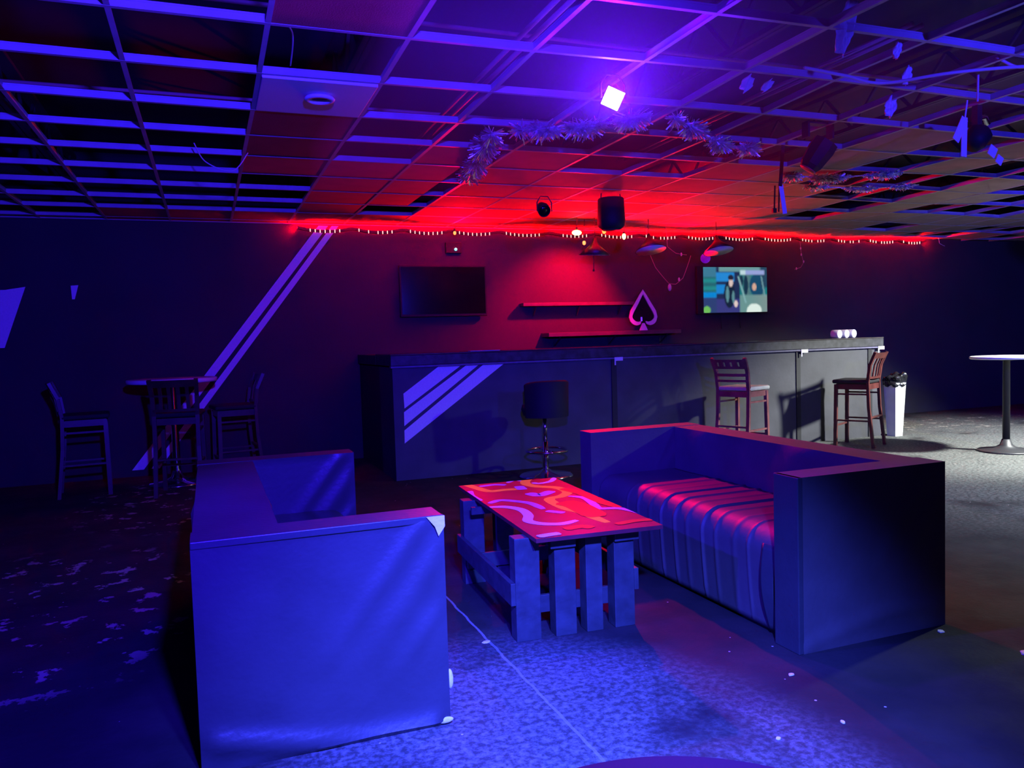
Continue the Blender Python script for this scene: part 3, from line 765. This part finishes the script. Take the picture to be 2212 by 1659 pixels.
# thin haze under the roof, lit by the lamps
Mh = bpy.data.materials.new('haze'); Mh.use_nodes = True; nt = Mh.node_tree; nt.nodes.remove(nt.nodes['Principled BSDF'])
vsn = nt.nodes.new('ShaderNodeVolumeScatter'); vsn.inputs['Density'].default_value = .10; vsn.inputs['Anisotropy'].default_value = .2
nt.links.new(vsn.outputs[0], nt.nodes['Material Output'].inputs['Volume'])
hz_ = MB().box((.7, 2.5, 2.35), (4.0, 5.6, 3.38)).build('haze', Mh)
tag(hz_, 'faint blue haze around the violet ceiling lamp', 'haze', kind='stuff')

# ------------------------------------------------------------------ sofas
def gauss(x_, s_): return math.exp(-(x_/s_)**2)
def arm_disp(seed, front_sign=-1, strength=1.0):
    r_ = random.Random(seed); ph = [r_.random()*6 for _ in range(6)]
    def f(p, n):
        d = 0
        a = p.x; z_ = p.z
        # diagonal pull folds toward the outer top corner
        for k, (c_, w_) in enumerate(((.78, .035), (.92, .05), (1.06, .03))):
            d += .013*gauss((a*.95-z_*.75)-c_+.62, w_)*max(0, min(1, (a-.25)*2.5))*max(0, min(1, (z_-.15)*4))
        d += .010*math.sin(z_*2.2+a*3+ph[0])*.5
        d += .004*math.sin(a*14+ph[1]+z_*2)*gauss(z_-.05, .25)
        d += .022*gauss(z_-.06-.05*math.sin(a*4+ph[2]), .035)
        edge = min(1, max(0, min(abs(p.z-.0), .735-p.z)/.02))*min(1, max(0, min(a, .811-a)/.05))
        return n*d*strength*edge if abs(n.y) > .6 else Vector((0,0,0))
    return f
def sofa(name, label, X0, X1, Y0, Y1, face, mt, seat_z, back_th, arm_th, seed):
    """face = +1 when the open side looks to +X"""
    t = empty(name, label, 'sofa', ((X0+X1)/2, (Y0+Y1)/2, 0))
    W = X1-X0; L = Y1-Y0; H_ = .735; hx = W/2; hy = L/2
    fr, bk = (hx, -hx) if face > 0 else (-hx, hx)
    f = arm_disp(seed, strength=1.0 if face > 0 else .4)
    def adisp(p, n):
        q_ = Vector((p.x+hx, p.y, p.z)); return f(q_, n)
    for (y0, y1) in ((-hy, -hy+arm_th), (hy-arm_th, hy)):
        o = rough_cloth((-hx, y0, .0), (hx, y1, H_), 40, 6, 36, adisp).build('arm', mt, t); sharp(o)
    b0, b1 = sorted((bk, bk-math.copysign(back_th, bk)))
    def bdisp(p, n):
        d = .008*math.sin(p.y*6+p.z*5)+.006*math.sin(p.y*15+p.z*9)
        return n*d if abs(n.x) > .9 else Vector((0,0,0))
    o = rough_cloth((b0+(.004 if bk < 0 else 0), -hy+arm_th+.002, .0), (b1-(.004 if bk > 0 else 0), hy-arm_th-.002, H_-.003), 5, 60, 24, bdisp).build('backrest', mt, t); sharp(o)
    # cap that hides the seam: the cover runs over arm and back
    s0, s1 = sorted((fr-math.copysign(.05, fr), bk-math.copysign(back_th+.004, bk)))
    def sdisp(p, n):
        # wrinkles run across the seat and roll over its front
        y_ = p.y
        w_ = .0
        for k in range(10):
            yc = hy*.50 - .125*k + .03*math.sin(k*3.1)
            w_ += (.009+.004*math.sin(k*2.3))*gauss(y_-yc+.10*(seat_z-p.z)**2*2, .009+.004*(k % 3))
        env = gauss(y_+.05, .62)
        dd = w_*env
        fz = max(0, min(1, (p.z-.02)/.05))
        edge = min(1, (hy-arm_th-abs(y_))/.05)
        out = n*dd*fz*max(0, edge)
        # round the front top edge
        fx = (p.x-s0) if fr < 0 else (s1-p.x)
        rnd_ = .11
        dz = p.z-(seat_z-rnd_)
        if fx < rnd_ and dz > 0:
            cx = rnd_-fx; cz = dz; l_ = math.hypot(cx, cz)
            if l_ > 1e-6:
                k2 = max(cx, cz)/l_; sgn = 1 if fr < 0 else -1
                out += Vector((sgn*(cx-cx*k2), 0, -(cz-cz*k2)))
        return out if abs(n.y) < .9 else out*.0 + (out if False else Vector((0,0,0))) if abs(n.y) > .9 and fx >= rnd_ else out
    o = rough_cloth((s0, -hy+arm_th+.004, .02), (s1, hy-arm_th-.004, seat_z), 18, 300, 18, sdisp).build('seat', mt, t)
    return t, hx, hy
sl, hx, hy = sofa('sofa', 'boxy black vinyl sofa at left, its near arm lit bright blue', -.082, .728, 2.60, 4.55, 1, m_vinyl, .43, .275, .16, 3)
# seam of folded vinyl along the near arm's top, torn corner and exposed padding
MB().box((-hx, -hy-.004, .715), (hx, -hy+.012, .739), bev=.003).build('hem', m_vinyl, sl)
def blob_patch(c_, rx, rz, seed, ny_=-1, th=.006):
    r_ = random.Random(seed); m_ = MB(); n_ = 16; ring = []
    for k in range(n_):
        a = 2*PI*k/n_; q_ = 1+.35*(r_.random()-.5); ring.append((c_[0]+rx*math.cos(a)*q_, c_[2]+rz*math.sin(a)*q_))
    m_.prism(ring, c_[1]-th, c_[1]+.002); return m_
o = MB().prism([(hx-.062,.737),(hx+.001,.737),(hx+.001,.700),(hx-.022,.668),(hx-.034,.702)], -hy-.012, -hy-.004).build('torn_patch', m_pad, sl); o['label'] = 'white torn corner patch'
o = MB().sphere(Vector((hx+.008, -hy+.02, .15)), .024, 0, (.5, .7, 1.5)).build('exposed_padding', m_pad, sl); o['label'] = 'white padding bulging from side'
o = MB().sphere(Vector((hx-.02, -hy-.008, .02)), .022, 0, (1.3, .3, .5)).build('exposed_padding', m_pad, sl); o['label'] = 'white padding at the bottom corner'
sr, hx2, hy2 = sofa('sofa', 'boxy black vinyl sofa at right, wrinkled seat lit red', 2.21, 3.02, 2.555, 4.57, -1, m_vinyl2, .46, .20, .15, 11)
MB().box((-hx2-.006, -hy2-.003, .0), (-hx2+.02, -hy2+.147, .735), bev=.004).build('end_post', m_vinyl, sr)
# flap of loose cover hanging at the near end of the seat
fl_ = MB(); vs = []; fs = []
for i in range(9):
    for j in range(15):
        u_, v_ = i/8, j/14; vs.append((-hx2+.055-.03*math.sin(PI*v_)-.015*u_, -hy2+.19+.09*u_*(1-.5*v_), .40-.38*v_))
for i in range(8):
    for j in range(14): fs.append((i*15+j, (i+1)*15+j, (i+1)*15+j+1, i*15+j+1))
fl_.add(vs, fs, 0, True); o = fl_.build('cover_flap', m_vinyl, sr, fix=False); md = o.modifiers.new('thickness', 'SOLIDIFY'); md.thickness = .003

# ------------------------------------------------------------------ coffee table (rotated a little clockwise)
ct = empty('coffee_table', 'low plank table with painted swirls on its top, between the sofas', 'coffee table', (1.235, 3.15, 0), math.radians(-3.2))
# painted top: swirl strokes in the top's own mesh
tt = MB(); TX0, TX1, TY0, TY1, TZ = .035, .640, -.075, 1.29, .48
tt.box((TX0, TY0, TZ-.018), (TX1, TY1, TZ), 0)
def stroke(pts, wd, mi, z_):
    P = []
    Q = [Vector((p[0], p[1], 0)) for p in pts]
    for k in range(len(Q)-1):
        p0 = Q[max(0,k-1)]; p1_ = Q[k]; p2 = Q[k+1]; p3 = Q[min(len(Q)-1,k+2)]
        for q_ in range(8):
            t_ = q_/8; P.append(.5*((2*p1_)+(-p0+p2)*t_+(2*p0-5*p1_+4*p2-p3)*t_*t_+(-p0+3*p1_-3*p2+p3)*t_**3))
    P.append(Q[-1]); vs = []; n_ = len(P)
    for k, p in enumerate(P):
        d = (P[min(k+1,n_-1)]-P[max(k-1,0)]).normalized(); s_ = Vector((-d.y, d.x, 0)); t_ = k/(n_-1)
        w_ = wd/2*min(1, .55+4*min(t_, 1-t_))
        for s2_ in (-1, 1):
            q_ = p+s_*w_*s2_; q_.x = max(TX0, min(TX1, q_.x)); q_.y = max(TY0, min(TY1, q_.y)); vs.append((q_.x, q_.y, z_))
    tt.add(vs, [(2*k, 2*k+1, 2*k+3, 2*k+2) for k in range(n_-1)], mi)
SW = [
    ([(0.019, 1.312), (0.081, 1.306), (0.111, 1.192), (0.155, 1.051), (0.253, 1.048), (0.331, 1.031)], 0.055, 1),
    ([(0.326, 1.254), (0.388, 1.311), (0.428, 1.269)], 0.03, 3),
    ([(0.583, 1.35), (0.477, 1.307), (0.416, 1.182), (0.438, 1.071), (0.531, 0.975), (0.542, 0.832), (0.472, 0.737), (0.378, 0.68), (0.374, 0.452), (0.412, 0.327), (0.425, 0.171), (0.437, 0.071)], 0.06, 1),
    ([(0.641, 1.286), (0.573, 1.177), (0.49, 1.144), (0.461, 1.185)], 0.035, 3),
    ([(0.141, 1.21), (0.238, 1.224), (0.295, 1.184)], 0.045, 2),
    ([(0.054, 1.103), (0.027, 0.96), (0.037, 0.809)], 0.04, 2),
    ([(0.35, 1.116), (0.339, 1.003)], 0.06, 2),
    ([(0.334, 0.893), (0.369, 0.81), (0.473, 0.89)], 0.07, 2),
    ([(0.058, 0.72), (0.135, 0.773), (0.207, 0.706), (0.256, 0.622), (0.268, 0.468)], 0.045, 2),
    ([(0.025, 0.633), (0.112, 0.598), (0.161, 0.501), (0.152, 0.367), (0.114, 0.256), (0.153, 0.175), (0.236, 0.136), (0.326, 0.17)], 0.05, 3),
    ([(0.266, 0.421), (0.33, 0.342)], 0.045, 2),
    ([(0.502, 0.713), (0.558, 0.631), (0.539, 0.463), (0.525, 0.36), (0.611, 0.318), (0.66, 0.189), (0.664, 0.056)], 0.045, 4),
    ([(0.547, 0.93), (0.595, 0.76), (0.605, 0.469), (0.643, 0.337)], 0.07, 5),
    ([(0.411, 0.584), (0.449, 0.47), (0.443, 0.194)], 0.13, 5),
    ([(0.208, 0.033), (0.296, 0.049), (0.33, 0.003)], 0.06, 5),
    ([(0.054, -0.046), (0.11, -0.033), (0.163, -0.03)], 0.05, 6),
    ([(0.454, 0.018), (0.557, 0.044), (0.645, 0.034)], 0.05, 5),
]
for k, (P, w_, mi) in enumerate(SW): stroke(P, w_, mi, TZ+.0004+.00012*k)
m_t0 = mat('maroon_table_paint', (.15, .015, .03), .42, noise=.2, nscale=9)
m_t1 = mat('orange_swirl_paint', (.70, .26, .03), .4, emit=(.26, .05, .012), estr=.8); m_t2 = mat('blue_swirl_paint', (.05, .09, .55), .4, emit=(.02, .02, .20), estr=.6)  # glow added to the orange, blue and lilac strokes so they stand out
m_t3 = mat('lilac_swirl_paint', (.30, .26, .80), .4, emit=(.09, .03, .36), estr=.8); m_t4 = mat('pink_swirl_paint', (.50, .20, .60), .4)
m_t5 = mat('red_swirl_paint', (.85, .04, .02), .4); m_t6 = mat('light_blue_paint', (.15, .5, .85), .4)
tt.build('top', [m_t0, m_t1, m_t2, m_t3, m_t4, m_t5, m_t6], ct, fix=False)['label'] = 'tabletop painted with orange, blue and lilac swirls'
for (a, b_) in ((-.03, .085), (.155, .255), (.305, .385), (.445, .545)):
    MB().box((a, .03, 0), (b_, .11, .461), bev=.003).build('leg', m_tblwood, ct)
for (a, b_) in ((-.03, .085), (.155, .255), (.445, .545)):
    MB().box((a, .93, 0), (b_, 1.01, .461), bev=.003).build('leg', m_tblwood, ct)
MB().box((-.052, .03, .165), (-.03, 1.01, .265), bev=.002).build('side_rail', m_tblwood, ct)
MB().box((.545, .03, .165), (.567, 1.01, .265), bev=.002).build('side_rail', m_tblwood, ct)
MB().box((-.02, .111, .09), (.54, .132, .17), bev=.002).build('end_rail', m_tblwood, ct)
MB().box((-.02, .908, .09), (.54, .929, .17), bev=.002).build('end_rail', m_tblwood, ct)
for x_ in (.20, .51): MB().box((x_-.07, .005, .405), (x_+.05, .03, .461), bev=.003).build('block', m_tblwood, ct)
for y_ in (.0, .9): MB().box((-.01, .112+y_-(.185 if y_ else 0), .405), (.545, .135+y_-(.185 if y_ else 0), .444)).build('apron', m_tblwood, ct)

# ------------------------------------------------------------------ bar stools
def wood_stool(label, loc, rz, wood, pad, ladder=False, group=None, pad2=None):
    """faces +Y"""
    t = empty('bar_stool', label, 'bar stool', loc, rz, group)
    hw_ = .20
    for s_ in (-1, 1):
        MB().bar((s_*.185, .185, 0), (s_*.175, .175, .71), .036, .036).build('leg', wood, t)
        b_ = MB(); P = [(s_*.195, -.235, 0), (s_*.185, -.185, .45), (s_*.185, -.175, .74), (s_*.19, -.20, .92), (s_*.198, -.265, 1.07)]
        for a, q_ in zip(P[:-1], P[1:]): b_.bar(a, q_, .036, .030)
        b_.build('back_leg', wood, t)
    
    for y_ in (.175, -.175): MB().box((-.165, y_-.01, .655), (.165, y_+.01, .715)).build('apron', wood, t)
    for x_ in (.175, -.175): MB().box((x_-.01, -.165, .655), (x_+.01, .165, .715)).build('apron', wood, t)
    for (a, b_) in (((-.18, .18, .24), (.18, .18, .24)), ((-.18, -.2, .34), (.18, -.2, .34)), ((-.18, -.2, .30), (-.18, .18, .30)), ((.18, -.2, .30), (.18, .18, .30)), ((-.178, -.19, .60), (-.178, .175, .60)), ((.178, -.19, .60), (.178, .175, .60))):
        MB().bar(a, b_, .024, .018).build('stretcher', wood, t)
    sp_ = MB(); sp_.box((-.205, -.19, .72), (.205, .215, .765), bev=.018); sp_.build('seat', pad, t)
    def backpt(x_, z_):      # follows the rake of the posts, bowed backwards in the middle
        y_ = -.175 if z_ < .74 else (-.175-.025*(z_-.74)/.18 if z_ < .92 else -.20-.065*(z_-.92)/.15)
        return Vector((x_, y_-.025*(1-(x_/.19)**2), z_))
    def rail(z0, z1, nm, holes=False):
        r_ = MB(); n_ = 14
        for k in range(n_):
            xa, xb = -.19+.38*k/n_, -.19+.38*(k+1)/n_
            pcs = [(z0, z1)]
            if holes and k in (2, 5, 8, 11): pcs = [(z0, z0+.028), (z1-.028, z1)]
            for (za, zb) in pcs:
                a, b_ = backpt(xa, za), backpt(xb, za); c_, d_ = backpt(xb, zb), backpt(xa, zb); th = Vector((0, -.018, 0))
                r_.add([a, b_, c_, d_, a+th, b_+th, c_+th, d_+th], [(0,1,2,3),(4,7,6,5),(0,4,5,1),(1,5,6,2),(2,6,7,3),(3,7,4,0)])
        r_.build(nm, wood, t)
    if ladder:
        rail(.955, 1.055, 'top_rail', True)
        for (a, b_) in ((.875, .905), (.815, .84)): rail(a, b_, 'slat')
    else:
        rail(1.0, 1.065, 'top_rail'); rail(.775, .80, 'lower_rail')
        for x_ in (-.115, -.04, .04, .115):
            s2_ = MB(); Z = [.795, .86, .93, 1.005]
            for a, b_ in zip(Z[:-1], Z[1:]): s2_.bar(backpt(x_, a)-Vector((0,.008,0)), backpt(x_, b_)-Vector((0,.008,0)), .030, .012, up=(0,1,0))
            s2_.build('slat', wood, t)
    return t
GR = 'wooden bar stools with upright slats'
def rz_for(fx, fy): return math.atan2(-fx, fy)
s1 = wood_stool('ladder-back wooden bar stool with cream seat pad in front of the bar', (5.34, 7.02, 0), rz_for(.935, .346), m_stoolwood2, m_seatcream, True)
s2o = wood_stool('dark slat-back bar stool at right end of the bar, near white bin', (6.93, 7.02, 0), rz_for(-.45, .89), m_stoolwood, m_seatpad, False, GR)
s3o = wood_stool('slat-back bar stool pulled up to near side of the left high table', (-.28, 7.98, 0), rz_for(.12, 1), m_stoolwood3, m_seatpad, False, GR)
dup(s3o, 'slat-back bar stool in the shadow at far left of the high table', (-1.12, 8.40, 0), rz_for(1, .1), GR)
dup(s3o, 'slat-back bar stool between high table and bar, facing left', (.22, 8.55, 0), rz_for(-1, -.15), GR)
# round high tables
def hightable(x_, y_, r_, h_, label, cone=True, th=.03):
    t = empty('high_table', label, 'table', (x_, y_, 0), 0)
    MB().lathe([(0, h_-th), (r_-.01, h_-th), (r_, h_-th+.008), (r_, h_-.006), (r_-.008, h_), (0, h_)], (0,0,0), 56).build('top', m_tabletop, t)
    MB().lathe([(0, .05), (.036, .05), (.034, h_-th-.02), (.11, h_-th-.005), (.11, h_-th-.001), (0, h_-th-.001)], (0,0,0), 24).build('pole', m_blackm if cone else m_chrome, t)
    MB().lathe([(0, 0), (.27, 0), (.275, .008), (.26, .018), (.12, .035), (.06, .07), (.04, .13), (0, .13)], (0,0,0), 48).build('base', m_blackm if cone else m_chrome, t)
    return t
hightable(7.80, 5.86, .34, 1.005, 'round high table with black pole at right edge of photo')
hightable(-.345, 8.55, .42, 1.055, 'round high table among the stools at far left', False, .042)
# chrome swivel stool with black tub back
t = empty('swivel_stool', 'black tub-back swivel stool on a chrome pole before the striped bar', 'bar stool', (3.01, 7.0, 0))
tb = MB(); n = 24
prof = [(.0, .60), (.15, .585), (.205, .60), (.225, .66), (.215, .70), (.15, .715), (0, .715)]
tb.lathe(prof, (0,0,0), 32); tb.build('seat', m_seatpad, t)
bk_ = MB(); vs = []; fs = []
for k in range(n+1):
    a = PI*1.08 + (PI*.84)*k/n
    top = .94 - .03*abs(2*k/n-1)**3
    for (rr, z_) in ((.232, .585), (.24, top-.015), (.225, top), (.21, top-.015), (.20, .62)):
        vs.append((rr*math.cos(a), rr*math.sin(a), z_))
for k in range(n):
    for q_ in range(4): fs.append((k*5+q_, (k+1)*5+q_, (k+1)*5+q_+1, k*5+q_+1))
fs.append((0,1,2,3,4)); fs.append(tuple(n*5+q_ for q_ in (4,3,2,1,0)))
bk_.add(vs, fs, 0, True); bk_.build('backrest', m_seatpad, t)
MB().tube([(0,0,.02), (0,0,.34)], .027, 20).tube([(0,0,.33), (0,0,.60)], .02, 20).build('pole', m_chrome, t)
ring = [(.20*math.cos(2*PI*k/32), -.03+.20*math.sin(2*PI*k/32), .255) for k in range(33)]
MB().tube(ring, .012, 8, cap=False).tube([(0,0,.255), (0,.17,.255)], .010, 8).tube([(0,0,.255), (0,-.23,.255)], .010, 8).build('footrest', m_chrome, t)
MB().lathe([(0, 0), (.26, 0), (.265, .010), (.24, .024), (.06, .05), (.04, .07), (0, .07)], (0,0,0), 48).build('base', m_chrome, t)
# bin
t = empty('trash_bin', 'tall white bin with black bag at right end of the bar', 'bin', (7.90, 7.40, 0))
bn = MB(); a0, a1, hz = .058, .085, .66
q0 = [(-a0, -a0*1.1, 0), (a0, -a0*1.1, 0), (a0, a0*1.1, 0), (-a0, a0*1.1, 0)]; q1 = [(-a1, -a1*1.1, hz), (a1, -a1*1.1, hz), (a1, a1*1.1, hz), (-a1, a1*1.1, hz)]
bn.add(q0+q1, [(0,3,2,1), (0,1,5,4), (1,2,6,5), (2,3,7,6), (3,0,4,7)]); bn.build('bin', m_bin, t, fix=False)
rr = random.Random(4)
def bdisp(p, n): return n*(.012*math.sin(p.x*60+p.z*40)+.014*math.sin(p.y*55-p.z*50)) + Vector((0,0,.02*math.sin(p.x*25)))*(p.z > .7)
rough_cloth((-a1-.006, -a1*1.1-.006, .63), (a1+.006, a1*1.1+.006, .75), 16, 16, 8, bdisp).build('bag', m_bag, t)
# round table right by the camera, only its far rim is in the frame
t = empty('round_table', 'dark round table whose far rim shows at the bottom edge of photo', 'table', (.446, .638, 0))
MB().lathe([(0, .72), (.30, .72), (.312, .727), (.312, .743), (.305, .75), (0, .75)], (0,0,0), 72).build('top', m_ball, t)
MB().lathe([(0, .05), (.035, .05), (.035, .719), (0, .719)], (0,0,0), 24).build('pole', m_blackm, t)
MB().lathe([(0, 0), (.22, 0), (.225, .01), (.06, .04), (.04, .08), (0, .08)], (0,0,0), 40).build('base', m_blackm, t)
# litter on the floor
for k, (x_, y_, s_, rot_, lab) in enumerate((
    (1.085, 3.25, .020, .3, 'small square paper scrap on the floor between left sofa and coffee table'),
    (2.93, 2.50, .022, .9, 'violet-lit scrap at the outer corner of the right sofa'),
    (3.05, 2.18, .05, .2, 'larger pale flake on the floor at right edge, below the right sofa'),
    (1.68, 2.05, .012, .5, 'tiny crumb on the floor near bottom center'),
    (1.95, 2.05, .012, 1.2, 'tiny crumb on the floor right of bottom center'),
    (2.05, 2.42, .014, .1, 'tiny crumb on the floor in front of right sofa'))):
    r_ = random.Random(k); m_ = MB(); n_ = 7
    ring = [(s_*math.cos(2*PI*q_/n_)*(1+.4*(r_.random()-.5)), s_*.7*math.sin(2*PI*q_/n_)*(1+.4*(r_.random()-.5))) for q_ in range(n_)]
    m_.add([(a, b_, 0) for a, b_ in ring]+[(a*.9, b_*.9, .003) for a, b_ in ring], [tuple(range(n_))[::-1], tuple(range(n_, 2*n_))]+[(q_, (q_+1)%n_, n_+(q_+1)%n_, n_+q_) for q_ in range(n_)])
    o = m_.build('floor_scrap', m_paper); o.location = (x_, y_, .0005); o.rotation_euler = (0,0,rot_); tag(o, lab, 'scrap')
